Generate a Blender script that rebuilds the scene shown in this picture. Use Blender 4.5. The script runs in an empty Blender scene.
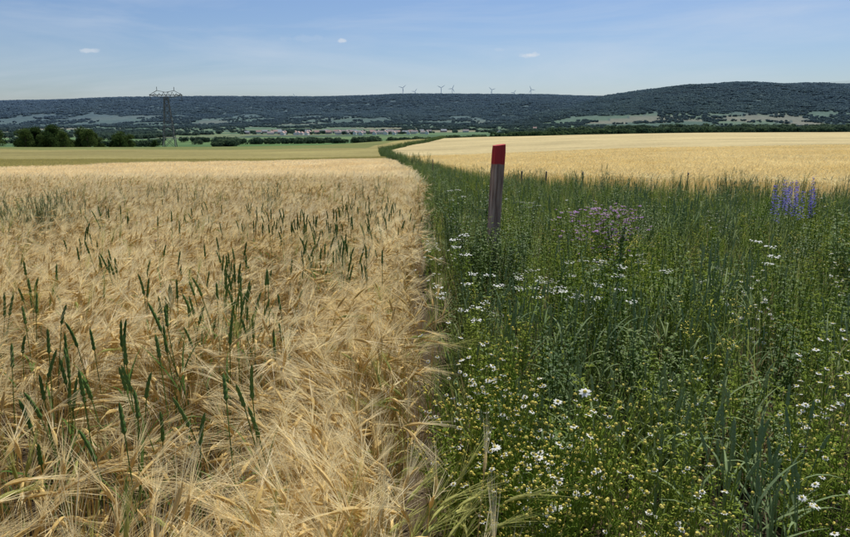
import bpy, math, random
import numpy as np
from mathutils import Vector, Matrix
random.seed(7); rng=np.random.default_rng(7)
S=bpy.context.scene
# ------------------------------------------------------------------ terrain
def px2th(p): return math.atan((p-425)/670.0)
COLS=np.array([px2th(p) for p in (0,212,425,637,850)])
DR=np.array([0,20,60,150,300,450,600,1000,1500,3000,4500,5200,20000.])
TAB=np.array([
[0,-.9,-2.9,-6.6,-10.5,-20,-30,-45,-52,-60,-45,-25,-25],
[0,-.9,-2.9,-6.6,-10.5,-19,-29,-45,-52,-54,-36,-20,-20],
[0,-.9,-2.8,-6.0,-9.5,-11.8,-14,-38,-50,-52,-34,-15,-15],
[0,-.9,-2.3,-4.3,-5.6,-7.5,-12,-22,-25,-42,-25,-5,-5],
[0,-.9,-2.0,-3.5,-5.0,-6.5,-12,-22,-25,-42,-22,0,0]])
LD=np.log(DR+5)
def tab(th,d):
    out=0;ld=np.log(d+5)
    for k in (-.1,-.05,0,.05,.1):
        q=np.clip(ld+k,LD[0],LD[-1])
        rows=np.stack([np.interp(q,LD,TAB[i]) for i in range(5)])
        for j in (-.08,0,.08):
            t=np.clip(th+j,COLS[0],COLS[-1])
            i=np.clip(np.searchsorted(COLS,t)-1,0,3)
            f=(t-COLS[i])/(COLS[i+1]-COLS[i])
            idx=np.arange(len(t))
            out=out+rows[i,idx]*(1-f)+rows[i+1,idx]*f
    return out/15
def sst(a,b,x):
    t=np.clip((x-a)/(b-a),0,1); return t*t*(3-2*t)
SK=[(-900,100),(-200,99),(0,101),(60,100),(130,98),(200,97),(330,97),(400,95),(470,95),(540,96),(600,98),(700,100),(1800,100)]
SP=[(-900,125),(480,123),(520,117),(560,107),(600,98),(640,92),(690,87),(750,84.5),(850,84.5),(1000,86),(1800,92)]
def wn(x,y,s,seed=0):
    r=np.random.default_rng(100+seed); o=0
    for k in range(7):
        a=r.uniform(0,6.28); f=(0.5+k*0.35)/s; o=o+np.sin(6.28*f*(x*math.cos(a)+y*math.sin(a))+r.uniform(0,6.28))/(1+.35*k)
    return o/3.2
def terrain(x,y):
    x=np.atleast_1d(np.asarray(x,float)); y=np.atleast_1d(np.asarray(y,float))
    r=np.hypot(x,y); d=np.where(y>.6*r,y,.6*r); th=np.arctan2(x,np.maximum(y,1e-6)); th=np.where(y<=0,np.sign(x)*1.57,th)
    z=tab(th,d); w=sst(8,28,r); z=z*w+(-.045*y)*(1-w)
    p=425+670*np.tan(np.clip(th,-1.1,1.1))
    H=(120-np.interp(p,[a for a,b in SK],[b for a,b in SK]))*.00145*7000-4
    H2=(120-np.interp(p,[a for a,b in SP],[b for a,b in SP]))*.00145*5600-4
    n=wn(x,y,2600,1)
    z1=sst(4700,7000,d+n*250)*(H+20)
    z2=sst(3700,5600,d+n*200)*(H2+5)
    z=z+np.maximum(z1,z2)*1.0+sst(4000,5300,d)*wn(x,y,1100,2)*22*(1-sst(5600,6700,d))
    z=z+sst(30,120,r)*(1-sst(300,900,r))*wn(x,y,90,3)*.18
    return z
def tz(x,y): return float(terrain(x,y)[0])
YL=[0,1.2,3,8,20,40,80,120,170,250,400,600,900]; XL=[.13,.09,.01,-.05,-.04,-.8,-4,-8,-12,-10,3,16,30]
YR=[5,12,17,23,32,55,80,120,170,250,400,600,900]; XR=[30,20,14,6.5,3.2,1.2,-1.5,-5.3,-9.3,-6.8,6.5,19,33]
xL=lambda y:np.interp(y,YL,XL)+.05*np.sin(y*1.9)*(y>2)
xR=lambda y:np.interp(y,YR,XR)
fthr=lambda x,y:8+46*sst(540,700,425+670*x/np.maximum(y,1))+34*wn(x,y,1300,40)
limf=lambda X,Y:40+55*sst(-42,2,X)+wn(X,Y,30,8)*4
# ------------------------------------------------------------------ materials
HAZE_TINT=(.17,.245,.345)  # aerial haze colour, mixed into far surface colours instead of a volume
def nt(m): m.use_nodes=True; return m.node_tree
def plantmat(name,c1,c2,tr=.35,rough=.5,haze=0,spec=0,nscale=.8):
    m=bpy.data.materials.new(name); t=nt(m); N=t.nodes; L=t.links; N.clear()
    out=N.new('ShaderNodeOutputMaterial'); tl=N.new('ShaderNodeBsdfTranslucent'); mx=N.new('ShaderNodeMixShader')
    if spec:
        pr=N.new('ShaderNodeBsdfPrincipled'); pr.inputs['Roughness'].default_value=rough; pr.inputs['Specular IOR Level'].default_value=spec
    else: pr=N.new('ShaderNodeBsdfDiffuse')
    oi=N.new('ShaderNodeObjectInfo'); ge=N.new('ShaderNodeNewGeometry'); no=N.new('ShaderNodeTexNoise'); no.inputs['Scale'].default_value=nscale; no.inputs['Detail'].default_value=2
    L.new(ge.outputs['Position'],no.inputs['Vector'])
    a=N.new('ShaderNodeMath'); a.operation='MULTIPLY_ADD'; a.inputs[1].default_value=.55; L.new(oi.outputs['Random'],a.inputs[0])
    s=N.new('ShaderNodeMapRange'); s.inputs[1].default_value=.3; s.inputs[2].default_value=.7; s.inputs[4].default_value=.5; L.new(no.outputs[0],s.inputs[0]); L.new(s.outputs[0],a.inputs[2])
    cr=N.new('ShaderNodeValToRGB'); e=cr.color_ramp.elements; e[0].color=(*c1,1); e[1].color=(*c2,1); e[0].position=.1; e[1].position=.9
    L.new(a.outputs[0],cr.inputs[0]); col=cr.outputs[0]
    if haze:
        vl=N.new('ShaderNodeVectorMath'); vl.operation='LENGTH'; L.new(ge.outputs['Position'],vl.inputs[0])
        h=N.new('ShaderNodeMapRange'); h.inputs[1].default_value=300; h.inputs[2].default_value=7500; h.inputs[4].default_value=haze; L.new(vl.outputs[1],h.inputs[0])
        mm=N.new('ShaderNodeMix'); mm.data_type='RGBA'; L.new(h.outputs[0],mm.inputs[0]); L.new(col,mm.inputs[6]); mm.inputs[7].default_value=(*HAZE_TINT,1); col=mm.outputs[2]  # haze painted into the leaf colour, stronger with distance from the origin
    L.new(col,pr.inputs[0]); L.new(col,tl.inputs[0])
    mx.inputs[0].default_value=tr; L.new(pr.outputs[0],mx.inputs[1]); L.new(tl.outputs[0],mx.inputs[2]); L.new(mx.outputs[0],out.inputs[0])
    return m
M_stem=plantmat('barley_straw',(.56,.40,.14),(.76,.59,.26),.3)
M_ear=plantmat('barley_ear',(.56,.39,.13),(.80,.61,.27),.3)
M_awn=plantmat('barley_awn',(.86,.68,.33),(.96,.84,.52),.45,.4,spec=.5)
M_bleaf=plantmat('barley_dry_leaf',(.50,.37,.14),(.68,.54,.25),.4)
M_gstem=plantmat('unripe_barley',(.34,.36,.10),(.54,.53,.18),.4)
M_far=plantmat('barley_far',(.84,.68,.38),(.94,.83,.56),.4,nscale=.15)
M_olive=plantmat('olive_crop',(.40,.35,.12),(.56,.49,.19),.4,nscale=.05)
M_gold=plantmat('golden_crop',(.80,.64,.29),(.92,.79,.45),.4,nscale=.06)
M_wheat=plantmat('green_wheat_ear',(.06,.13,.035),(.16,.24,.07),.3)
M_wleaf=plantmat('green_wheat_leaf',(.08,.16,.035),(.18,.26,.07),.45)
M_blue=plantmat('blue_green_cereal',(.20,.29,.14),(.36,.42,.20),.35,nscale=1.5)
M_herb=plantmat('herb_leaf',(.05,.12,.018),(.20,.29,.045),.45,spec=.3,nscale=1.3)
M_herb2=plantmat('herb_leaf_light',(.15,.24,.035),(.34,.40,.08),.45,nscale=1.3)
M_grass=plantmat('grass_blade',(.11,.19,.035),(.33,.38,.11),.45,spec=.35,nscale=1.3)
M_dry=plantmat('dry_grass',(.42,.30,.14),(.62,.48,.25),.4)
M_white=plantmat('white_petal',(.80,.80,.75),(.86,.86,.82),.3)
M_yel=plantmat('yellow_floret',(.64,.52,.10),(.76,.66,.18),.2)
M_pur=plantmat('mauve_petal',(.52,.28,.60),(.68,.44,.72),.3)
M_blu=plantmat('blue_petal',(.13,.11,.42),(.22,.20,.54),.3)
M_gry=plantmat('grey_weed',(.18,.22,.10),(.32,.34,.17),.4)
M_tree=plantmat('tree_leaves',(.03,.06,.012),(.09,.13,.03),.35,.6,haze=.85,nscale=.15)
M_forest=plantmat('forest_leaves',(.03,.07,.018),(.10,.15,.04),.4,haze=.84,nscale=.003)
M_trunk=plantmat('tree_bark',(.08,.06,.04),(.14,.11,.08),0)
# ------------------------------------------------------------------ builder
class B:
    def __init__(s): s.v=[];s.f=[];s.m=[];s.mats=[]
    def mi(s,m):
        if m not in s.mats: s.mats.append(m)
        return s.mats.index(m)
    def face(s,pts,m):
        i=len(s.v); s.v.extend([tuple(p) for p in pts]); s.f.append(tuple(range(i,i+len(pts)))); s.m.append(s.mi(m))
    def ribbon(s,P,W,side,m):
        i=len(s.v); k=s.mi(m); n=len(P)
        for p,w in zip(P,W):
            s.v.append(tuple(p-side*w)); s.v.append(tuple(p+side*w))
        for j in range(n-1):
            a=i+2*j; s.f.append((a,a+1,a+3,a+2)); s.m.append(k)
    def tube(s,P,R,n,m,cap=False):
        i=len(s.v); k=s.mi(m)
        for j,p in enumerate(P):
            d=(P[min(j+1,len(P)-1)]-P[max(j-1,0)]).normalized()
            u=d.cross(Vector((.3,.9,.1))).normalized(); w=d.cross(u)
            for q in range(n):
                a=6.2832*q/n; s.v.append(tuple(p+(u*math.cos(a)+w*math.sin(a))*R[j]))
        for j in range(len(P)-1):
            for q in range(n):
                a=i+j*n+q; b=i+j*n+(q+1)%n; s.f.append((a,b,b+n,a+n)); s.m.append(k)
        if cap:
            s.f.append(tuple(range(i+(len(P)-1)*n,i+len(P)*n))); s.m.append(k)
    def mesh(s,name):
        me=bpy.data.meshes.new(name); me.from_pydata(s.v,[],s.f)
        for m in s.mats: me.materials.append(m)
        me.polygons.foreach_set('material_index',s.m); me.update(); return me
    def obj(s,name,link=False,smooth=False):
        me=s.mesh(name)
        if smooth: me.polygons.foreach_set('use_smooth',[True]*len(me.polygons))
        o=bpy.data.objects.new(name,me)
        if link: S.collection.objects.link(o)
        return o
def path(base,az,p0,p1,length,n,pw=1.0):
    P=[Vector(base)]; h=Vector((math.cos(az),math.sin(az),0))
    for i in range(n):
        t=((i+.5)/n)**pw; a=p0+(p1-p0)*t
        P.append(P[-1]+(h*math.sin(a)+Vector((0,0,math.cos(a))))*(length/n))
    return P
def perp(az,tw=0):
    return (Vector((-math.sin(az),math.cos(az),0))*math.cos(tw)+Vector((0,0,1))*math.sin(tw)).normalized()
U=random.uniform
def blade(b,base,az,L,w,m,p0=.1,p1=1.2,n=4,tw=None):
    P=path(base,az,p0,p1,L,n,1.3); W=[w*(1-(i/n)**2)*(.6+.4*min(1,i*2/n)) for i in range(n+1)]; W[-1]=0.0004
    b.ribbon(P,W,perp(az,U(-.3,.3) if tw is None else tw),m)
def barley_stalk(b,x,y,h,az,green=False):
    ms,me_,ma=(M_gstem,M_gstem,M_gstem) if green else (M_stem,M_ear,M_awn)
    phi=U(.02,.25); nod=U(.9,2.3) if U(0,1)<.8 else U(.3,.9)
    P=path((x,y,0),az,0,phi,h-.05,3)
    N_=path(P[-1],az,phi,nod*.75,.07,3)
    E=path(N_[-1],az,nod*.75,nod,.075,4)
    b.tube(P+N_[1:],[.0016]*(len(P)+len(N_)-1),3,ms)
    b.tube(E,[.002,.0058,.0064,.0052,.002],5,me_)
    if U(0,1)<.6: blade(b,P[random.choice([1,2])],U(0,6.28),U(.1,.22),.004,M_gstem if green or U(0,1)<.12 else M_bleaf,.5,2.6)
    d=(E[-1]-E[0]).normalized(); s1=perp(az); up=d.cross(s1)
    for k in range(16):
        e=E[min(4,1+k%4)]; sp=U(.0,.36); a=U(0,6.28)
        dr=(d+(s1*math.cos(a)+up*math.sin(a))*sp); dr.z-=.12; dr.normalize()
        tip=e+dr*U(.10,.17); mid=(e+tip)/2+Vector((0,0,.004))
        sd=dr.cross(Vector((U(-1,1),U(-1,1),U(-1,1)))).normalized()
        b.ribbon([e,mid,tip],[.0008,.0006,.0002],sd,ma)
def far_patch(name,m,ears=80,half=.6,h=.85):
    b=B()
    for i in range(ears):
        x=U(-half,half);y=U(-half,half);az=U(-.9,.9)+(0 if U(0,1)<.75 else 3);hh=h*U(.86,1.07)
        P=[Vector((x,y,.35)),Vector((x+.04*math.cos(az),y+.03*math.sin(az),hh))]
        b.ribbon(P,[.004,.003],perp(U(0,3.14)),m)
        nod=U(.8,2.0); E=path(P[1],az,nod*.6,nod,.2,2)
        b.ribbon(E,[.010,.012,.001],perp(az,U(-1,1)),m)
        for k in range(4):
            a=az+U(-.5,.5); d=Vector((math.cos(a)*math.sin(nod*.8),math.sin(a)*math.sin(nod*.8),math.cos(nod*.8)+U(-.3,.3))).normalized()
            b.ribbon([E[1],E[1]+d*U(.1,.17)],[.003,.0006],perp(a,U(-1.5,1.5)),m)
    return b.obj(name)
def barley_clump(name,green=0,n=17):
    b=B(); 
    for i in range(n):
        r=.2*math.sqrt(U(0,1)); a=U(0,6.28)
        barley_stalk(b,r*math.cos(a),r*math.sin(a),U(.72,.93),random.gauss(0,.75),U(0,1)<green)
    return b.obj(name)
def wheat_stalk(b,x,y,h,em=M_wheat,lm=M_wleaf,lean=.12,er=.0075,el=(.085,.125)):
    az=U(0,6.28); ph=U(0,lean); P=path((x,y,0),az,0,ph,h,4)
    b.tube(P,[.002]*5,3,lm); n=9; E=path(P[-1],az,ph,ph+U(0,.3),U(*el),n)
    R=[.002]+[er*(1.15 if i%2 else .8)*(1-.35*(i/n)) for i in range(1,n)]+[.001]
    b.tube(E,R,5,em)
    for k in range(random.choice([1,2,2,3])):
        blade(b,P[random.choice([1,2,3,3])],U(0,6.28),U(.15,.28),.006,lm,U(.2,.5),U(.6,2.2),5)
def wheat_clump(name,n,rad,h0,h1,**k):
    b=B()
    for i in range(n):
        r=rad*math.sqrt(U(0,1)); a=U(0,6.28); wheat_stalk(b,r*math.cos(a),r*math.sin(a),U(h0,h1),**k)
    return b.obj(name)
def herb(name,m,h0=.5,h1=.85,stems=9,ll=.045,lw=.009,rad=.13,step=.03,fl=None,flp=0,spread=.35):
    b=B()
    for i in range(stems):
        a0=U(0,6.28); r=rad*U(0,1); az=U(0,6.28); h=U(h0,h1)
        P=path((r*math.cos(a0),r*math.sin(a0),0),az,U(0,.2),U(.1,spread),h,6); b.tube(P,[.0025]*7,3,m)
        nl=int(h/step)
        for k in range(nl):
            t=(k+.5)/nl*6; j=int(t); p=P[j].lerp(P[min(j+1,6)],t-j); la=k*2.4+U(-.4,.4); sc=1.2-.6*(k/nl)
            Q=path(p,la,U(.6,1.0),U(1.4,2.2),ll*sc*U(.7,1.4),2); b.ribbon(Q,[.001,lw*sc,.0005],perp(la,U(-.4,.4)),m)
            if k>nl*.5 and U(0,1)<.4:
                Q=path(p,la,.5,.2,U(.05,.12),2); b.tube(Q,[.0015]*3,3,m)
                for q in range(5):
                    l2=U(0,6.28); R=path(Q[random.choice([1,2])],l2,.8,1.8,ll*.6,2); b.ribbon(R,[.001,lw*.7,.0004],perp(l2),m)
                if fl and U(0,1)<flp: fl(b,Q[-1])
        if fl: fl(b,P[-1])
    return b.obj(name)
def disc(b,c,r,m,n=8,tilt=None):
    t=tilt or Vector((U(-.4,.4),U(-.4,.4),1)).normalized(); u=t.cross(Vector((1,.2,0))).normalized(); w=t.cross(u)
    for k in range(n):
        a=6.283*k/n; d=u*math.cos(a)+w*math.sin(a); e=u*math.cos(a+.5)+w*math.sin(a+.5); f=u*math.cos(a-.5)+w*math.sin(a-.5)
        dr=t*U(-.35,.05)*r
        b.face([c+d*r*.2,c+f*r*.6+dr*.6,c+d*r+dr,c+e*r*.6+dr*.6],m)
    return t,u,w
def dome(b,c,r,m,t,u,w):
    ring=[c+(u*math.cos(1.047*k)+w*math.sin(1.047*k))*r for k in range(6)]; r2=[c+t*r*.8+(u*math.cos(1.047*k)+w*math.sin(1.047*k))*r*.55 for k in range(6)]
    for k in range(6): b.face([ring[k],ring[(k+1)%6],r2[(k+1)%6],r2[k]],m)
    b.face(r2,m)
def f_cham(b,c):
    t=Vector((U(-.4,.4),U(-.4,.4),1)).normalized()
    if U(0,1)<.2: t,u,w=disc(b,c,U(.008,.011),M_white)
    else: u=t.cross(Vector((1,.2,0))).normalized(); w=t.cross(u)
    dome(b,c,U(.004,.0062),M_yel,t,u,w)
def f_cham_w(b,c):
    t,u,w=disc(b,c,U(.010,.016),M_white,9); dome(b,c,.005,M_yel,t,u,w)
def chamomile(name,fl=f_cham,n=8,h0=.4,h1=.65,twigs=8):
    b=B()
    for i in range(n):
        az=U(0,6.28); P=path((U(-.08,.08),U(-.08,.08),0),az,U(0,.2),U(.1,.5),U(h0,h1),5); b.tube(P,[.002]*6,3,M_herb2)
        for k in range(30):
            j=random.randint(0,4); p=P[j].lerp(P[j+1],U(0,1)); la=U(0,6.28)
            Q=path(p,la,.6,1.5,U(.02,.05),2); b.ribbon(Q,[.0012,.0016,.0004],perp(la,U(-1,1)),M_herb2)
        for k in range(twigs):
            j=random.randint(2,4); p=P[j].lerp(P[j+1],U(0,1)); la=U(0,6.28)
            Q=path(p,la,.8,.15,U(.06,.16),3); b.tube(Q,[.001]*4,3,M_herb2); fl(b,Q[-1])
        fl(b,P[-1])
    return b.obj(name)
def f_umbel(b,c):
    for k in range(18):
        a=U(0,6.28); r=.04*math.sqrt(U(0,1)); q=c+Vector((r*math.cos(a),r*math.sin(a),U(.0,.014)))
        s=U(.004,.008); b.face([q+Vector((s,0,0)),q+Vector((0,s,.002)),q-Vector((s,0,0)),q-Vector((0,s,.002))],M_white)
def f_yel(b,c):
    for k in range(8):
        q=c+Vector((U(-.018,.018),U(-.018,.018),U(-.03,.02))); s=U(.0025,.0055); b.face([q+Vector((s,0,.003)),q+Vector((0,s,0)),q-Vector((s,0,.002)),q-Vector((0,s,0))],M_yel)
def f_pur(b,c):
    t,u,w=disc(b,c,U(.016,.024),M_pur,7)
def f_cor(b,c): disc(b,c,.015,M_blu,9)
def spike(b,c):
    for k in range(70):
        z=U(0,.34); a=U(0,6.28); r=.02*(1-z*2); q=c+Vector((r*math.cos(a),r*math.sin(a),z-.14)); s=.011
        d=Vector((math.cos(a),math.sin(a),.3)); e=Vector((-math.sin(a),math.cos(a),0)); b.face([q,q+d*s+e*s,q+d*s*2,q+d*s-e*s],M_blu)
def grass(name,m,n=26,h0=.4,h1=.85,w=.0035,rad=.12,droop=1.0):
    b=B()
    for i in range(n):
        a=U(0,6.28); r=rad*math.sqrt(U(0,1)); blade(b,(r*math.cos(a),r*math.sin(a),0),U(0,6.28),U(h0,h1),w,m,U(0,.2),U(.2,droop),5)
    return b.obj(name)
# ------------------------------------------------------------------ scatter
def coll(name,objs):
    c=bpy.data.collections.new(name)
    for i,o in enumerate(objs):
        o.name='%s_%02d'%(name,i); c.objects.link(o)
    return c
def scatter(name,c,X,Y,rz,sc,tilt=0,sz=None,Z=None):
    n=len(X)
    if n==0: return
    Z=terrain(X,Y)-.01 if Z is None else Z
    me=bpy.data.meshes.new(name); me.vertices.add(n); me.vertices.foreach_set('co',np.stack([X,Y,Z],1).astype(np.float32).ravel())
    r=me.attributes.new('rot','FLOAT_VECTOR','POINT'); r.data.foreach_set('vector',np.stack([rng.normal(0,tilt,n) if tilt else np.zeros(n),rng.normal(0,tilt,n) if tilt else np.zeros(n),rz],1).astype(np.float32).ravel())
    s=me.attributes.new('scl','FLOAT_VECTOR','POINT'); zz=sc if sz is None else sz; s.data.foreach_set('vector',np.stack([sc,sc,zz],1).astype(np.float32).ravel())
    k=me.attributes.new('idx','INT','POINT'); k.data.foreach_set('value',rng.integers(0,len(c.objects),n).astype(np.int32))
    o=bpy.data.objects.new(name,me); S.collection.objects.link(o)
    g=bpy.data.node_groups.new(name+'_gn','GeometryNodeTree'); g.interface.new_socket('Geometry',in_out='INPUT',socket_type='NodeSocketGeometry'); g.interface.new_socket('Geometry',in_out='OUTPUT',socket_type='NodeSocketGeometry')
    N=g.nodes;L=g.links; gi=N.new('NodeGroupInput'); go=N.new('NodeGroupOutput'); ip=N.new('GeometryNodeInstanceOnPoints'); ci=N.new('GeometryNodeCollectionInfo')
    ci.inputs['Collection'].default_value=c; ci.inputs['Separate Children'].default_value=True; ci.inputs['Reset Children'].default_value=True
    def na(nm,ty):
        a=N.new('GeometryNodeInputNamedAttribute'); a.data_type=ty; a.inputs['Name'].default_value=nm; return a.outputs['Attribute']
    L.new(gi.outputs[0],ip.inputs['Points']); L.new(ci.outputs[0],ip.inputs['Instance']); ip.inputs['Pick Instance'].default_value=True
    L.new(na('idx','INT'),ip.inputs['Instance Index']); L.new(na('rot','FLOAT_VECTOR'),ip.inputs['Rotation']); L.new(na('scl','FLOAT_VECTOR'),ip.inputs['Scale'])
    L.new(ip.outputs[0],go.inputs[0]); md=o.modifiers.new('scatter','NODES'); md.node_group=g
    return o
def pts(y0,y1,u0,u1,dens,pad=1.5):
    xa=min(u0*y1,u0*y0)-pad; xb=max(u1*y1,u1*y0)+pad
    n=int((y1-y0)*(xb-xa)*dens); X=rng.uniform(xa,xb,n); Y=rng.uniform(y0,y1,n)
    k=(X>u0*Y-pad)&(X<u1*Y+pad); return X[k],Y[k]
def sel(k,*a): return [q[k] for q in a]
UL,UR=-.70,.70
cb=coll('barley_clump',[barley_clump('b',.02) for i in range(9)])
X,Y=pts(.35,22,UL,.1,18,1.2); k=(X<xL(Y)-.17)&(rng.uniform(0,1,len(X))<1-.45*sst(5,10,Y)); X,Y=sel(k,X,Y)
hz=np.hypot(X,Y)>.75; X,Y=sel(hz,X,Y); print('barley',len(X))
rz=.3+wn(X,Y,3.5,5)*.9+rng.normal(0,.5,len(X)); rz=np.where(X>xL(Y)-.45,rz+rng.choice([0,2.0,-2.0,3.1],len(X)),rz); sc=rng.uniform(.92,1.08,len(X)); sz=sc*(1+.07*wn(X,Y,4,6))
scatter('barley_field',cb,X,Y,rz,sc,.04,sz)
Y=np.concatenate([rng.uniform(1.0,8,90),rng.uniform(8,20,90)]); X=xL(Y)-.22-rng.uniform(0,.12,len(Y))
scatter('barley_edge_row',cb,X,Y,rng.uniform(1.6,4.7,len(X)),rng.uniform(.8,1.0,len(X)),.05,rng.uniform(.75,1.0,len(X)))
cgb=coll('unripe_barley_clump',[barley_clump('b',.6,10) for i in range(3)])
X=np.concatenate([rng.normal(-.15,.12,10),rng.normal(-.15,.1,6)]);Y=np.concatenate([rng.normal(1.35,.2,10),rng.uniform(1.2,4,6)]); k=X<0; X,Y=sel(k,X,Y)
scatter('unripe_barley_plants',cgb,X,Y,rng.normal(1.5,1,len(X)),rng.uniform(.8,.95,len(X)),.08)
cf=coll('barley_far_patch',[far_patch('f',M_far) for i in range(5)])
X,Y=pts(21,105,UL,.1,1.5,3); lim=limf(X,Y)
k=(X<xL(Y)-.5); k2=k&(Y<lim); k3=k&(Y>=lim)
x2,y2=sel(k2,X,Y); scatter('barley_field_distance',cf,x2,y2,rng.normal(.2,.5,len(x2)),np.ones(len(x2)),.03,1+.08*wn(x2,y2,9,9))
co=coll('olive_crop_patch',[far_patch('f',M_olive) for i in range(4)])
x2,y2=sel(k3,X,Y); scatter('olive_crop_field',co,x2,y2,rng.normal(.2,.5,len(x2)),np.ones(len(x2)))
cg=coll('golden_crop_patch',[far_patch('f',M_gold) for i in range(5)])
X,Y=pts(8,105,-.1,UR,1.5,3); k=(X>xR(Y)+.4); x2,y2=sel(k,X,Y); scatter('golden_crop_field',cg,x2,y2,rng.normal(.2,.6,len(x2)),np.ones(len(x2)),.03,1+.06*wn(x2,y2,12,9))
# green wheat among barley
cw=coll('green_wheat',[wheat_clump('w',random.choice([2,3,4,5]),.16,.88,1.07,er=.0074,el=(.085,.13),lean=.3) for i in range(12)])
X=[];Y=[]
for cx,cy,s,n in [(-1.1,6.2,.45,26),(-.8,4.6,.3,13),(-1.0,3.2,.25,6),(-1.5,2.6,.28,7),(-.6,2.2,.2,3),(-1.15,1.95,.2,4),(-.72,1.75,.12,3),(-1.3,3.4,.3,5),(-2.6,7.5,.8,6),(-2.5,5,.6,4),(-.8,9,.8,22),(-4,9,1.8,7),(-3,13,3,12),(-1.6,4.2,.4,7),(-.4,5.5,.2,4),(-.6,7.5,.35,11)]:
    X+=list(rng.normal(cx,s,n)); Y+=list(rng.normal(cy,s,n))
X=np.array(X);Y=np.array(Y);k=(X<xL(Y)-.2)&(Y>1.4); X,Y=sel(k,X,Y)
scatter('green_wheat_plants',cw,X,Y,rng.uniform(0,6.28,len(X)),rng.uniform(.95,1.03,len(X)),.08)
cwd=coll('grey_weed',[herb('g',M_gry,.85,1.15,9,.05,.006,.2,.04,spread=.5) for i in range(3)])
X=np.concatenate([rng.normal(-5.0,.4,20),rng.normal(-4.2,.8,7),rng.normal(-2.2,.4,3)]);Y=np.concatenate([rng.normal(8.2,.4,20),rng.normal(11,.9,7),rng.normal(12,.5,3)])
scatter('field_weeds',cwd,X,Y,rng.uniform(0,6.28,len(X)),rng.uniform(1.0,1.2,len(X)))
ccf=coll('cornflower',[herb('c',M_gry,.9,.98,1,.04,.004,.03,.08,fl=f_cor) for i in range(2)])
X=np.array([-1.6,-2.6]);Y=np.array([3.9,6.1]); scatter('cornflower_plants',ccf,X,Y,rng.uniform(0,6,2),np.ones(2))
# flower strip
def strip_pts(dens,y1=60,y0=.5,gap=.12):
    X,Y=pts(y0,y1,-.1,UR,dens,1.2); k=(X>xL(Y)+gap)&((X<xR(Y)+.1)|(Y<5))&(rng.uniform(0,1,len(X))<1-.4*sst(8,16,Y)); X,Y=sel(k,X,Y); k=np.hypot(X,Y)>.8; return sel(k,X,Y)
def hscale(X,Y):
    return (.74+.27*sst(1.5,5.5,Y))*(.5+.5*sst(.06,.42,X-xL(Y)))*(1+.22*wn(X,Y,1.6,12))
def put(name,c,dens,mask=None,s0=.85,s1=1.15,y1=60,gap=.15,tilt=.08,hs=True):
    X,Y=strip_pts(dens,y1,gap=gap)
    if mask is not None:
        k=rng.uniform(0,1,len(X))<mask(X,Y); X,Y=sel(k,X,Y)
    s=rng.uniform(s0,s1,len(X)); scatter(name,c,X,Y,rng.uniform(0,6.28,len(X)),s,tilt,s*(hscale(X,Y) if hs else 1))
g=lambda x0,y0,s:(lambda X,Y:np.exp(-((X-x0)**2+(Y-y0)**2)/(2*s*s)))
notcham=lambda X,Y:1-.9*np.clip(g(.5,2.15,.33)(X,Y)+g(.42,2.8,.26)(X,Y),0,1)
put('herb_undergrowth',coll('herb',[herb('h',M_herb,.5,.9) for i in range(5)]),8,lambda X,Y:(.45+.9*wn(X,Y,1.6,20))*notcham(X,Y))
put('light_herb_undergrowth',coll('lightherb',[herb('h',M_herb2,.4,.85,8,.05,.006) for i in range(4)]),8,lambda X,Y:.5+1.0*wn(X,Y,1.4,21))
put('meadow_grass',coll('grass',[grass('g',M_grass) for i in range(5)]),10,lambda X,Y:(.7+.5*wn(X,Y,1.7,22)+.2*(X-xL(Y)<.4))*notcham(X,Y),gap=.08)
put('dry_meadow_grass',coll('drygrass',[grass('g',M_dry,9,.25,.8,.0024) for i in range(3)]),8,lambda X,Y:.4+.6*wn(X,Y,1.2,23)+.4*(X-xL(Y)<.5),gap=.02)
put('blue_green_rye',coll('rye',[wheat_clump('r',9,.14,.62,.92,em=M_blue,lm=M_blue,lean=.2,er=.0065,el=(.07,.11)) for i in range(5)]),12,
    lambda X,Y:np.clip(.12+.5*wn(X,Y,3,24)+1.1*g(1.05,2.7,.55)(X,Y)+.9*g(.8,4.2,.6)(X,Y)-1.4*g(.45,2.25,.3)(X,Y),0,1),tilt=.05,s1=1.2)
tallh=coll('tallherb',[herb('h',M_herb,.95,1.25,7,.055,.012,.14,.03,spread=.3) for i in range(4)])
put('tall_herb_plants',tallh,2.2,lambda X,Y:np.clip(sst(.25,.7,wn(X,Y,2.4,70))+.9*g(1.1,8.5,.5)(X,Y)+.7*g(3.6,5.6,.5)(X,Y),0,1)*(Y>3.2),.85,1.05,y1=30,hs=False)
X=rng.uniform(.4,1.0,20);Y=rng.uniform(5.8,6.8,20); scatter('marker_post_undergrowth',tallh,X,Y,rng.uniform(0,6,20),rng.uniform(.68,.86,20),.06)
cham=coll('chamomile',[chamomile('c') for i in range(5)])
put('chamomile_plants',cham,20,lambda X,Y:np.clip(1.4*g(.48,2.2,.28)(X,Y)+.9*g(.42,2.9,.22)(X,Y)+.25*g(1.35,1.9,.25)(X,Y)+.12*sst(.2,.8,wn(X,Y,3.3,26)),0,1),1.05,1.35,y1=14,hs=False)
chw=coll('chamomilew',[chamomile('c',f_cham_w,4,.52,.72,5) for i in range(4)])
put('oxeye_flowers',chw,13,lambda X,Y:np.clip(1.2*g(.32,2.9,.22)(X,Y)+.2*g(.5,2.2,.3)(X,Y)+.35*g(1.4,1.9,.18)(X,Y)+.4*g(2.4,4.6,.35)(X,Y)+.2*g(1.9,3.2,.3)(X,Y)+.04*(Y<12),0,1),1.05,1.3,y1=20,hs=False)
um=coll('yarrow',[herb('u',M_herb2,.75,.95,4,.05,.005,.08,.05,fl=f_umbel) for i in range(4)])
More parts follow.
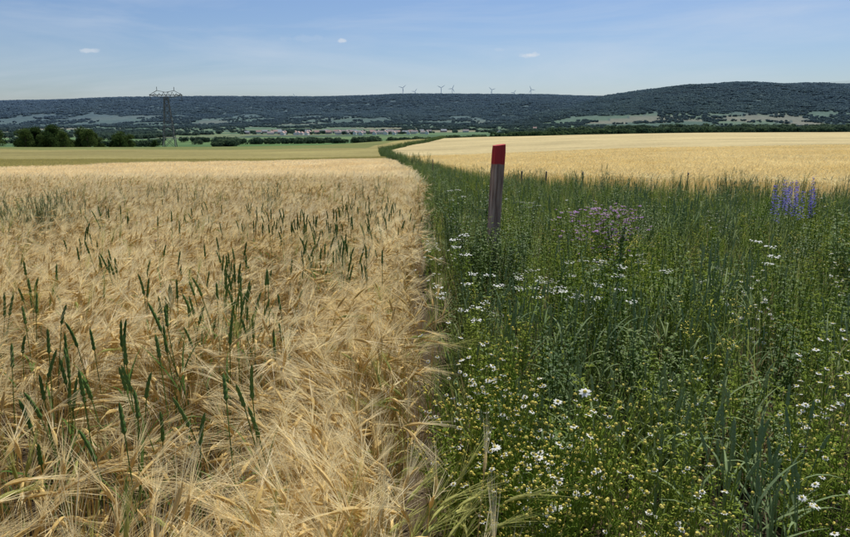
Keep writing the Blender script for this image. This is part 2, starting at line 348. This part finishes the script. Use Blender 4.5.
put('yarrow_plants',um,6,lambda X,Y:np.clip(1.1*g(.45,4.7,.35)(X,Y)+.8*g(1.3,4.6,.28)(X,Y)+.6*g(2.3,4.5,.35)(X,Y)+.08*sst(0,.6,wn(X,Y,4,30)),0,1),1,1.2,y1=30)
yf=coll('yellowflower',[herb('u',M_herb2,.68,.95,6,.04,.007,.12,.04,fl=f_yel,flp=.6) for i in range(4)])
put('yellow_flowers',yf,6,lambda X,Y:np.clip(.7*g(2.4,6.3,.55)(X,Y)+.6*g(4.2,7.2,.7)(X,Y)+.3*g(1.9,3.2,.3)(X,Y)+.2*sst(0,.5,wn(X,Y,5,31))*(Y>3.5),0,1),1,1.15,y1=40)
pf=coll('mallow',[herb('u',M_herb2,.95,1.15,8,.05,.008,.12,.04,fl=f_pur,flp=.95) for i in range(3)])
X=rng.normal(2.0,.16,9);Y=rng.normal(7.1,.25,9)
scatter('mallow_plants',pf,X,Y,rng.uniform(0,6.28,len(X)),rng.uniform(.95,1.1,len(X)))
bs=coll('bugloss',[herb('u',M_herb,.95,1.15,3,.06,.007,.08,.05,fl=spike,spread=.12) for i in range(3)])
X=np.array([4.75,4.9,4.6,5.05,4.5,5.3]);Y=np.array([8.5,9.0,8.0,8.4,8.3,9.3]); scatter('bugloss_plants',bs,X,Y,rng.uniform(0,6,len(X)),rng.uniform(1.0,1.12,len(X)))
Y=rng.uniform(60,620,1500); X=xL(Y)+(xR(Y)-xL(Y))*rng.uniform(.1,.9,len(Y)); s=rng.uniform(1.2,2.0,len(X))*(1+Y/500)
scatter('lane_shrubs',bpy.data.collections['herb'],X,Y,rng.uniform(0,6.28,len(X)),s*1.3,0,s*.9)
# ------------------------------------------------------------------ trees
def tree(name,h,leafm,nleaf=2600,ls=.35,wide=.36,low=.2):
    b=B(); R=h*.02
    P=path((0,0,0),U(0,6.28),0,.12,h*.7,6); b.tube(P,[R*(1-.12*i) for i in range(7)],7,M_trunk)
    blobs=[]
    for i in range(15):
        j=random.randint(1,6); a=U(0,6.28); L=h*wide*U(.5,1.0)*(1.1-.1*j); Q=path(P[j],a,1.2,.5,L,4); b.tube(Q,[R*.45,R*.35,R*.25,R*.15,R*.08],5,M_trunk); blobs.append((Q[-1],h*U(.1,.17)))
    blobs.append((P[-1]+Vector((0,0,h*.12)),h*.16))
    for i in range(nleaf):
        c,r=random.choice(blobs); d=Vector((random.gauss(0,1),random.gauss(0,1),random.gauss(0,1))).normalized()*r*U(.55,1.1); d.z*=.8
        p=c+d; n=Vector((U(-1,1),U(-1,1),U(-.2,1))).normalized(); u=n.cross(Vector((U(-1,1),1,0))).normalized()*ls*U(.6,1.3); w=n.cross(u)*.7
        b.face([p-u,p-w,p+u,p+w],leafm)
    return b.obj(name)
ct=coll('tree',[tree('t',U(13,18),M_tree) for i in range(5)])
n=40; X=np.concatenate([rng.uniform(-345,-212,n),rng.uniform(-275,-215,16),rng.uniform(-200,-195,1)]); Y=np.concatenate([rng.uniform(455,500,n),rng.uniform(470,490,17)])
s=rng.uniform(.8,1.4,len(X))*(1-.3*sst(-250,-205,X))
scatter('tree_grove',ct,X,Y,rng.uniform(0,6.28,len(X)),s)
def canopy(name,R,H,m,n=420,nb=9,fs=.13):
    b=B()
    bl=[(Vector((U(-.7,.7)*R,U(-.7,.7)*R,H*U(.3,.75))),R*U(.25,.5)) for i in range(nb)]
    for i in range(n):
        c,r=random.choice(bl); d=Vector((random.gauss(0,1),random.gauss(0,1),random.gauss(0,1))).normalized(); nn=(d+Vector((U(-.5,.5),U(-.5,.5),U(-.3,.5)))).normalized(); p=c+Vector((d.x*r,d.y*r,d.z*min(r,H*.4))); p.z=max(p.z,.5)
        u=nn.cross(Vector((.3,.8,.2))).normalized()*R*fs*U(.6,1.3); w=nn.cross(u); b.face([p-u,p-w,p+u,p+w],m)
    return b.obj(name)
cv=coll('distant_trees',[canopy('v',13,14,M_tree) for i in range(5)])
cfo=coll('forest_clump',[canopy('v',30,13,M_forest,260,16,.12) for i in range(6)])
n=34000; Y=rng.uniform(4200,7700,n); X=Y*rng.uniform(-.8,.8,n); Z=terrain(X,Y)
k=(Z>fthr(X,Y))&(wn(X,Y,500,41)>-.8+.5*(Z<fthr(X,Y)+35)); X,Y,Z=sel(k,X,Y,Z)
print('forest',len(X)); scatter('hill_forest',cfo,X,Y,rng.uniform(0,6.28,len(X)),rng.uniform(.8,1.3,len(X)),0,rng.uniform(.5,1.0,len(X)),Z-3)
# valley parcels
seeds=np.stack([rng.uniform(-5500,5500,520),rng.uniform(350,5600,520)],1)
pal=np.array([(.08,.15,.03),(.12,.18,.05),(.05,.10,.02),(.26,.23,.11),(.13,.18,.05),(.17,.19,.07),(.07,.13,.03),(.10,.17,.04),(.15,.19,.06)])
pc=pal[rng.integers(0,len(pal),520)]
def voro(x,y):
    d1=np.full(len(x),1e12); d2=d1.copy(); i1=np.zeros(len(x),int); 
    xx=x*.55+y*.1+wn(x,y,1500,50)*30; sx=seeds[:,0]*.55+seeds[:,1]*.1
    for i in range(len(seeds)):
        d=np.hypot(xx-sx[i],(y-seeds[i,1])*1.3); m=d<d1; d2=np.where(m,d1,np.minimum(d2,d)); i1=np.where(m,i,i1); d1=np.where(m,d,d1)
    return i1,d2-d1
n=90000; Y=rng.uniform(900,5400,n); X=Y*rng.uniform(-.8,.8,n); i1,e=voro(X,Y); Z=terrain(X,Y)
k=(e<12)&(wn(X,Y,900,51)>-.2); k|=(wn(X,Y,600,52)>.75)&(rng.uniform(0,1,n)<.2); k|=(Y>3900)&(wn(X,Y,450,53)>.1)&(rng.uniform(0,1,n)<.6)
vil=lambda X,Y:np.exp(-((X+290)**2/(300**2)+(Y-2760)**2/(190**2)))
inv=(np.abs(X+290)<520)&(Y>1700)&(Y<2950); k&=~inv; k|=inv&(Y>2500)&(rng.uniform(0,1,n)<vil(X,Y)*.15)
k&=~((Y<1300)&(X<0))
X,Y=sel(k,X,Y); print('valleytrees',len(X))
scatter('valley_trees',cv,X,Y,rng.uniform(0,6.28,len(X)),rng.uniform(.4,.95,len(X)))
n=900; X=rng.uniform(280,1300,n); Y=1480+X*.1+rng.normal(0,28,n); k=rng.uniform(0,1,n)<.55+.6*wn(X,Y,300,55); X,Y=sel(k,X,Y)
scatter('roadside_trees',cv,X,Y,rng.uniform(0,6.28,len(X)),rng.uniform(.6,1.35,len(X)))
# ------------------------------------------------------------------ ground sheet
a=np.concatenate([np.linspace(-math.pi,-.9,50)[:-1],np.linspace(-.9,-.62,60)[:-1],np.linspace(-.62,.62,760),np.linspace(.62,.9,60)[1:],np.linspace(.9,math.pi,50)[1:-1]])
rr=np.concatenate([[.02],np.geomspace(.4,16000,470)])
A,Rr=np.meshgrid(a,rr); GX=(np.sin(A)*Rr).ravel(); GY=(np.cos(A)*Rr).ravel(); GZ=terrain(GX,GY)
r=np.hypot(GX,GY)
inL=GX<xL(GY); inR=(GX>xR(GY))&(GY>5); strip=~inL&~inR
C=np.zeros((len(GX),3)); soil=np.array((.065,.048,.03))
lim=limf(GX,GY)
far=sst(12,40,r)[:,None]
stre=wn(GX*.2+GY*.05,GY*.6,22,67)
cl=np.where((GY<lim)[:,None],np.array((.56,.45,.25)),np.array((.26,.225,.085))*(1+.2*wn(GX,GY,160,60)+.12*stre)[:,None])
cl=np.where(((GY>225+25*wn(GX,GY,150,61))&(GX<-20))[:,None],np.array((.15,.165,.055)),cl)
C[inL]=(soil*1.3*(1-far)+cl*far)[inL]
cgc=np.array((.46,.375,.19))*(1+.14*wn(GX,GY,120,62)+.08*wn(GX*.25+GY*.1,GY,18,66))[:,None]
C[inR]=(soil*1.5*(1-far)+cgc*far)[inR]; C[strip]=(soil*(1-far)+np.array((.07,.11,.03))*far)[strip]
lift=sst(78,104,GY)*(1-sst(700,900,r)); GZ=GZ+np.where(strip,.3,.78)*lift
d=np.where(GY>.6*r,GY,.6*r); crest=np.interp(np.arctan2(GX,np.maximum(GY,1)),COLS,[345,350,640,530,520])
v=(d>crest); 
i1=np.zeros(len(GX),int); e=np.zeros(len(GX)); vi=np.where(v&(r<6500))[0]; ii,ee=voro(GX[vi],GY[vi]); i1[vi]=ii; e[vi]=ee
vc=pc[i1]*(1+.15*wn(GX,GY,200,63))[:,None]; vc[e<7]=(.04,.07,.025)
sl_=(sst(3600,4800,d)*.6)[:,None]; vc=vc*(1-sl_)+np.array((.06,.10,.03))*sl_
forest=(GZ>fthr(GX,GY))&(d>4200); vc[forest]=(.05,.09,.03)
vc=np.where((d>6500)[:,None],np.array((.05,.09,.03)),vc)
hz=(np.clip((r-300)/7200,0,1)*.84)[:,None]; vc=vc*(1-hz)+np.array(HAZE_TINT)*.53*hz  # distance haze baked into the valley and hill vertex colours
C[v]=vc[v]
na_,nr=len(a),len(rr)
I=np.arange(nr-1)[:,None]*na_+np.arange(na_)[None,:]; J=np.arange(nr-1)[:,None]*na_+(np.arange(na_)+1)[None,:]%na_
F=np.stack([I,J,J+na_,I+na_],2).reshape(-1,4)
me=bpy.data.meshes.new('ground'); me.vertices.add(len(GX)); me.vertices.foreach_set('co',np.stack([GX,GY,GZ],1).astype(np.float32).ravel())
me.loops.add(F.size); me.loops.foreach_set('vertex_index',F[:,::-1].ravel().astype(np.int32)); me.polygons.add(len(F)); me.polygons.foreach_set('loop_start',np.arange(0,F.size,4,dtype=np.int32)); me.update(calc_edges=True)
me.polygons.foreach_set('use_smooth',[True]*len(me.polygons))
ca=me.attributes.new('landcover','FLOAT_COLOR','POINT'); ca.data.foreach_set('color',np.concatenate([np.clip(C,0,1),np.ones((len(C),1))],1).astype(np.float32).ravel())
go=bpy.data.objects.new('ground',me); S.collection.objects.link(go)
m=bpy.data.materials.new('land'); t=nt(m); N=t.nodes;L=t.links; pr=N['Principled BSDF']; pr.inputs['Roughness'].default_value=.95; pr.inputs['Specular IOR Level'].default_value=.05
at=N.new('ShaderNodeAttribute'); at.attribute_name='landcover'; ge=N.new('ShaderNodeNewGeometry')
n1=N.new('ShaderNodeTexNoise'); n1.inputs['Scale'].default_value=1.2; n1.inputs['Detail'].default_value=8; L.new(ge.outputs['Position'],n1.inputs['Vector'])
n2=N.new('ShaderNodeTexNoise'); n2.inputs['Scale'].default_value=.035; n2.inputs['Detail'].default_value=8; n2.inputs['Roughness'].default_value=.65; L.new(ge.outputs['Position'],n2.inputs['Vector'])
ad=N.new('ShaderNodeMath'); ad.operation='ADD'; L.new(n1.outputs[0],ad.inputs[0]); L.new(n2.outputs[0],ad.inputs[1])
mr=N.new('ShaderNodeMapRange'); mr.inputs[1].default_value=.6; mr.inputs[2].default_value=1.4; mr.inputs[3].default_value=.62; mr.inputs[4].default_value=1.38; L.new(ad.outputs[0],mr.inputs[0])
vm=N.new('ShaderNodeVectorMath'); vm.operation='SCALE'; L.new(at.outputs['Color'],vm.inputs[0]); L.new(mr.outputs[0],vm.inputs['Scale']); L.new(vm.outputs[0],pr.inputs['Base Color'])
bp=N.new('ShaderNodeBump'); bp.inputs['Distance'].default_value=.25; bp.inputs['Strength'].default_value=.5; L.new(n1.outputs[0],bp.inputs['Height']); L.new(bp.outputs[0],pr.inputs['Normal'])
me.materials.append(m)
# ------------------------------------------------------------------ post
def woodmat(name,c1,c2,red=None,zc=0):
    m=bpy.data.materials.new(name); t=nt(m); N=t.nodes;L=t.links; pr=N['Principled BSDF']; pr.inputs['Roughness'].default_value=.85
    tc=N.new('ShaderNodeTexCoord'); mp=N.new('ShaderNodeMapping'); mp.inputs['Scale'].default_value=(30,30,2.5); L.new(tc.outputs['Object'],mp.inputs[0])
    no=N.new('ShaderNodeTexNoise'); no.inputs['Scale'].default_value=1; no.inputs['Detail'].default_value=6; L.new(mp.outputs[0],no.inputs['Vector'])
    cr=N.new('ShaderNodeValToRGB'); cr.color_ramp.elements[0].color=(*c1,1); cr.color_ramp.elements[1].color=(*c2,1); cr.color_ramp.elements[0].position=.38; cr.color_ramp.elements[1].position=.62; L.new(no.outputs[0],cr.inputs[0]); col=cr.outputs[0]
    if red:
        sx=N.new('ShaderNodeSeparateXYZ'); L.new(tc.outputs['Object'],sx.inputs[0]); n3=N.new('ShaderNodeTexNoise'); n3.inputs['Scale'].default_value=14; L.new(tc.outputs['Object'],n3.inputs['Vector'])
        mm=N.new('ShaderNodeMath'); mm.operation='MULTIPLY_ADD'; mm.inputs[1].default_value=.07; L.new(n3.outputs[0],mm.inputs[0]); L.new(sx.outputs[2],mm.inputs[2])
        gt=N.new('ShaderNodeMapRange'); gt.inputs[1].default_value=zc; gt.inputs[2].default_value=zc+.012; L.new(mm.outputs[0],gt.inputs[0])
        rc=N.new('ShaderNodeMix'); rc.data_type='RGBA'; rc.inputs[6].default_value=(*red,1); rc.inputs[7].default_value=(red[0]*.6,red[1]*.6,red[2]*.6,1); L.new(no.outputs[0],rc.inputs[0])
        mx=N.new('ShaderNodeMix'); mx.data_type='RGBA'; L.new(gt.outputs[0],mx.inputs[0]); L.new(col,mx.inputs[6]); L.new(rc.outputs[2],mx.inputs[7]); col=mx.outputs[2]
    L.new(col,pr.inputs['Base Color']); bp=N.new('ShaderNodeBump'); bp.inputs['Distance'].default_value=.008; bp.inputs['Strength'].default_value=1; L.new(no.outputs[0],bp.inputs['Height']); L.new(bp.outputs[0],pr.inputs['Normal'])
    return m
def post(name,h,r,mat,seed=0,cut=.012):
    rp=random.Random(seed); b=B(); n=20; k=26
    prof=[rp.uniform(.9,1.05) for q in range(n)]
    for j in range(k):
        z=h*j/(k-1)
        for q in range(n):
            a=6.283*q/n; sq=1/max(abs(math.cos(a)),abs(math.sin(a))); rad=r*(.55+.45*min(sq,1.28))*prof[q]*(1+.015*math.sin(z*9+q))*(.9+.12*z/h)
            if j==k-1: rad*=.94
            b.v.append((rad*math.cos(a)*1.05,rad*math.sin(a)*.8,z+(cut*math.cos(a) if j==k-1 else 0)))
    mi=b.mi(mat)
    for j in range(k-1):
        for q in range(n): b.f.append((j*n+q,j*n+(q+1)%n,(j+1)*n+(q+1)%n,(j+1)*n+q)); b.m.append(mi)
    b.f.append(tuple((k-1)*n+q for q in range(n))); b.m.append(mi)
    return b.obj(name,True)
PH=1.83
p=post('red_topped_marker_post',PH,.070,woodmat('post_wood',(.19,.11,.08),(.52,.36,.28),(.56,.04,.04),PH-.17),3)
p.location=(.70,7.0,tz(.70,7.0)-.02); p.rotation_euler=(0,math.radians(3),.5)
wm=woodmat('stake_wood',(.12,.09,.07),(.24,.19,.15))
for i,(x,y,h) in enumerate([(3.45,23.5,1.15),(4.6,25,1.1),(.5,40,1.5),(5.9,24.5,1.08),(8.6,21.6,1.1)]):
    o=post('wooden_stake' if i==0 else 'wooden_stake.%03d'%i,h,.026,wm,i+10); o.location=(x,y,tz(x,y)-.05); o.rotation_euler=(U(-.04,.04),U(-.05,.05),U(0,3))
# ------------------------------------------------------------------ pylon
M_steel=bpy.data.materials.new('galvanised_steel'); q=nt(M_steel).nodes['Principled BSDF']; q.inputs['Base Color'].default_value=(.12,.13,.14,1); q.inputs['Metallic'].default_value=.2; q.inputs['Roughness'].default_value=.7
M_white2=bpy.data.materials.new('turbine_paint'); q=nt(M_white2).nodes['Principled BSDF']; q.inputs['Base Color'].default_value=(.8,.82,.85,1)
def bar(b,p,q,r,m=None): b.tube([Vector(p),Vector(q)],[r,r],4,m or M_steel)
def pylon(name):
    b=B(); lv=[0,5,9.5,13.5,17,20,22.5]; w=lambda z:2.7-1.9*(z/22.5)
    for i in range(len(lv)-1):
        z0,z1=lv[i],lv[i+1]; a,c=w(z0),w(z1); K0=[(-a,-a,z0),(a,-a,z0),(a,a,z0),(-a,a,z0)]; K1=[(-c,-c,z1),(c,-c,z1),(c,c,z1),(-c,c,z1)]
        for j in range(4):
            bar(b,K0[j],K1[j],.17); bar(b,K0[j],K1[(j+1)%4],.09); bar(b,K0[(j+1)%4],K1[j],.09); bar(b,K1[j],K1[(j+1)%4],.09)
    T=22.5; Wd=7
    for s in (-.7,.7):
        bar(b,(-Wd,0,T+.7),(Wd,0,T+.7),.14); bar(b,(-Wd,0,T+.7),(-.7,s,T-.6),.12); bar(b,(Wd,0,T+.7),(.7,s,T-.6),.12); bar(b,(-Wd,0,T+.7),(-3.6,s*.5,T+2.6),.1); bar(b,(Wd,0,T+.7),(3.6,s*.5,T+2.6),.1)
        bar(b,(-3.6,s*.5,T+2.6),(0,0,T+1.9),.1); bar(b,(3.6,s*.5,T+2.6),(0,0,T+1.9),.1)
        for k in range(-3,4):
            x=k*1.8; bar(b,(x,s*.3,T+.1 if abs(k)<3 else T+.6),(x+.9,s*.4,T+2.0 if abs(k)<2 else T+1.5),.07); bar(b,(x+.9,s*.4,T+2.0 if abs(k)<2 else T+1.3),(x+1.8,s*.3,T+.3),.07)
    for x in (-3.6,3.6): bar(b,(x,0,T+2.5),(x,0,T+4.2),.13)
    for x in (-6.6,0,6.6): bar(b,(x,0,T+.6),(x,0,T-1.6),.16)
    return b.obj(name,True)
py=pylon('electricity_pylon'); px_,pyy=-115,300; pz=tz(px_,pyy)+.2; py.location=(px_,pyy,pz); py.rotation_euler=(0,0,math.radians(12))
b=B()
def wire(p,q,sag,r=.02):
    P=[Vector(p).lerp(Vector(q),i/24)-Vector((0,0,sag*4*(i/24)*(1-i/24))) for i in range(25)]; b.tube(P,[r]*25,3,M_steel)
c_,s_=math.cos(math.radians(12)),math.sin(math.radians(12))
for x in (-6.6,0,6.6):
    a_=(px_+x*c_,pyy+x*s_,pz+21.3); wire(a_,(190+x*.3,205+x,18),5); wire(a_,(-420+x*.3,420+x,2),5)
b.obj('power_lines',True)
p2=bpy.data.objects.new('electricity_pylon.001',py.data); S.collection.objects.link(p2); p2.location=(-425,420,tz(-425,420)); p2.rotation_euler=(0,0,.2)
p3=bpy.data.objects.new('electricity_pylon.002',py.data); S.collection.objects.link(p3); p3.location=(195,205,tz(195,205)); p3.rotation_euler=(0,0,1.2)
# ------------------------------------------------------------------ wind turbines
def turbine(name,x,y,h,rot):
    e=bpy.data.objects.new(name,None); S.collection.objects.link(e); e.location=(x,y,tz(x,y)-2)
    b=B(); P=[Vector((0,0,h*i/6)) for i in range(7)]; b.tube(P,[4.5-.4*i for i in range(7)],10,M_white2,True); o=b.obj('tower',True,True); o.parent=e
    b=B(); b.tube([Vector((0,z,h)) for z in (6,4,-4,-7,-9)],[2,3,3.2,2.6,.6],10,M_white2,True); o=b.obj('nacelle',True,True); o.parent=e
    b=B()
    for k in range(3):
        a=rot+k*2.094; d=Vector((math.sin(a),0,math.cos(a))); s=Vector((math.cos(a),0,-math.sin(a))); c=Vector((0,-8,h)); b.ribbon([c,c+d*10,c+d*30,c+d*h*.45],[1.6,3.6,2.8,.7],s,M_white2)
    o=b.obj('rotor_blades',True); o.parent=e
for i,(pp,dd,h) in enumerate([(403,8000,118),(415,8600,100),(441,8000,118),(452,8100,112),(491,8300,108),(513,8800,95),(530,8200,110),(296,9300,90)]):
    turbine('wind_turbine' if i==0 else 'wind_turbine.%03d'%i,(pp-425)/670*dd,dd,h,U(0,2))
# ------------------------------------------------------------------ village
def pm(n,c):
    m=bpy.data.materials.new(n); t=nt(m); pr=t.nodes['Principled BSDF']; pr.inputs['Roughness'].default_value=.9; no=t.nodes.new('ShaderNodeTexNoise'); no.inputs['Scale'].default_value=.7; cr=t.nodes.new('ShaderNodeValToRGB'); cr.color_ramp.elements[0].color=(c[0]*.8,c[1]*.8,c[2]*.8,1); cr.color_ramp.elements[1].color=(*c,1); t.links.new(no.outputs[0],cr.inputs[0]); t.links.new(cr.outputs[0],pr.inputs['Base Color']); return m
walls=[pm('render_white',(.85,.85,.83)),pm('render_cream',(.76,.72,.64)),pm('brick',(.46,.36,.32))]; roofs=[pm('roof_red',(.46,.30,.26)),pm('roof_brown',(.36,.31,.30)),pm('roof_slate',(.38,.41,.44))]; glass=pm('window_glass',(.08,.09,.1))
def house(i,x,y,w,l,h,rz):
    e=bpy.data.objects.new('house' if i==0 else 'house.%03d'%i,None); S.collection.objects.link(e); e.location=(x,y,tz(x,y)-.5); e.rotation_euler=(0,0,rz)
    V=Vector; b=B(); m=walls[i%3]; c=[V((-l,-w,0)),V((l,-w,0)),V((l,w,0)),V((-l,w,0))]; u=[q+V((0,0,h)) for q in c]; R=w*.8
    for j in range(4): b.face([c[j],c[(j+1)%4],u[(j+1)%4],u[j]],m)
    b.face([u[1],u[2],V((l,0,h+R))],m); b.face([u[3],u[0],V((-l,0,h+R))],m); o=b.obj('walls',True); o.parent=e
    b=B(); m=roofs[i%3 if i%4 else 0]; L=l+.5
    b.face([V((-L,-w-.5,h-.3)),V((L,-w-.5,h-.3)),V((L,0,h+R+.12)),V((-L,0,h+R+.12))],m); b.face([V((L,w+.5,h-.3)),V((-L,w+.5,h-.3)),V((-L,0,h+R+.12)),V((L,0,h+R+.12))],m)
    o=b.obj('roof',True); o.parent=e
    b=B()
    for s in (-1,1):
        for j in range(4):
            xx=-l+l*2*(j+.5)/4
            for z in (1.2,4): b.face([V((xx-.5,s*(w+.02),z)),V((xx+.5,s*(w+.02),z)),V((xx+.5,s*(w+.02),z+1.4)),V((xx-.5,s*(w+.02),z+1.4))],glass)
    o=b.obj('windows',True); o.parent=e
for i in range(94):
    if i<84: x=random.gauss(-290,190); y=2480+(i%6)*80+U(-25,25)
    else: x=U(400,1800); y=U(2500,3300)
    house(i,x,y,U(5.5,7.5),U(8,16),U(6.5,9.5),U(-.4,.4) if i%3 else 1.5)
# ------------------------------------------------------------------ light
EL,AZ=57,22
w=bpy.data.worlds.new('World'); S.world=w; w.use_nodes=True; t=w.node_tree; N=t.nodes; L=t.links; bg=N['Background']; bg.inputs[1].default_value=.09
sk=N.new('ShaderNodeTexSky'); sk.sky_type='NISHITA'; sk.sun_disc=False; sk.sun_elevation=math.radians(EL); sk.sun_rotation=math.radians(AZ); sk.air_density=1.0; sk.dust_density=.6; sk.ozone_density=3.0
tc=N.new('ShaderNodeTexCoord'); sx=N.new('ShaderNodeSeparateXYZ'); L.new(tc.outputs['Generated'],sx.inputs[0])
def M(op,a,b_=None,c=None):
    n=N.new('ShaderNodeMath'); n.operation=op
    for i,q in enumerate((a,b_,c)):
        if q is None: continue
        if isinstance(q,(int,float)): n.inputs[i].default_value=q
        else: L.new(q,n.inputs[i])
    return n.outputs[0]
ym=M('MAXIMUM',sx.outputs[1],.02); ux=M('DIVIDE',sx.outputs[0],ym); uz=M('DIVIDE',sx.outputs[2],ym)
cb_=N.new('ShaderNodeCombineXYZ'); L.new(ux,cb_.inputs[0]); L.new(uz,cb_.inputs[1])
nz=N.new('ShaderNodeTexNoise'); nz.inputs['Scale'].default_value=60; nz.inputs['Detail'].default_value=5; L.new(cb_.outputs[0],nz.inputs['Vector'])
mask=None
for (a_,e_,sx_,sz_,op) in [(-.119,.112,.010,.0038,.7),(.154,.092,.019,.0055,.9),(-.49,.099,.018,.0045,.6),(.108,.10,.012,.003,.25),(-.17,.115,.05,.006,.15)]:
    dx=M('DIVIDE',M('SUBTRACT',ux,a_),sx_); dz=M('DIVIDE',M('SUBTRACT',uz,e_),sz_)
    r_=M('SQRT',M('ADD',M('MULTIPLY',dx,dx),M('MULTIPLY',dz,dz))); r_=M('ADD',r_,M('MULTIPLY',M('SUBTRACT',nz.outputs[0],.5),2.2))
    mr=N.new('ShaderNodeMapRange'); mr.interpolation_type='SMOOTHSTEP'; mr.inputs[1].default_value=1.1; mr.inputs[2].default_value=.3; mr.inputs[3].default_value=0; mr.inputs[4].default_value=op; L.new(r_,mr.inputs[0])
    mask=mr.outputs[0] if mask is None else M('MAXIMUM',mask,mr.outputs[0])
mp=N.new('ShaderNodeMapping'); mp.inputs['Scale'].default_value=(1.3,1,9); mp.inputs['Rotation'].default_value=(0,.12,0); L.new(tc.outputs['Generated'],mp.inputs[0])
n5=N.new('ShaderNodeTexNoise'); n5.inputs['Scale'].default_value=1.6; n5.inputs['Detail'].default_value=7; n5.inputs['Roughness'].default_value=.6; n5.inputs['Distortion'].default_value=.6; L.new(mp.outputs[0],n5.inputs['Vector'])
mr=N.new('ShaderNodeMapRange'); mr.inputs[1].default_value=.45; mr.inputs[2].default_value=.8; mr.inputs[4].default_value=.45; L.new(n5.outputs[0],mr.inputs[0]); mask=M('MAXIMUM',mask,mr.outputs[0])
tint=N.new('ShaderNodeMix'); tint.data_type='RGBA'; tint.blend_type='MULTIPLY'; tint.inputs[0].default_value=1; tint.inputs[7].default_value=(.77,.85,1.02,1); L.new(sk.outputs[0],tint.inputs[6])
cm=N.new('ShaderNodeMix'); cm.data_type='RGBA'; L.new(mask,cm.inputs[0]); L.new(tint.outputs[2],cm.inputs[6]); cm.inputs[7].default_value=(7.4,8.0,8.8,1); L.new(cm.outputs[2],bg.inputs[0])
sl=bpy.data.lights.new('sun','SUN'); sl.energy=5; sl.angle=math.radians(.5); sl.color=(1,.96,.875); so=bpy.data.objects.new('sun',sl); S.collection.objects.link(so)
e_,a_=math.radians(EL),math.radians(AZ); dv=Vector((math.sin(a_)*math.cos(e_),math.cos(a_)*math.cos(e_),math.sin(e_))); so.rotation_euler=(-dv).to_track_quat('-Z','Y').to_euler()
cd=bpy.data.cameras.new('camera'); cd.lens=27.7; cd.sensor_width=36; cd.clip_start=.05; cd.clip_end=40000; co_=bpy.data.objects.new('camera',cd); S.collection.objects.link(co_); co_.location=(0,0,1.75); co_.rotation_euler=(math.radians(90-12.8),0,0); S.camera=co_
S.view_settings.view_transform='Standard'; S.view_settings.look='None'; S.view_settings.exposure=0
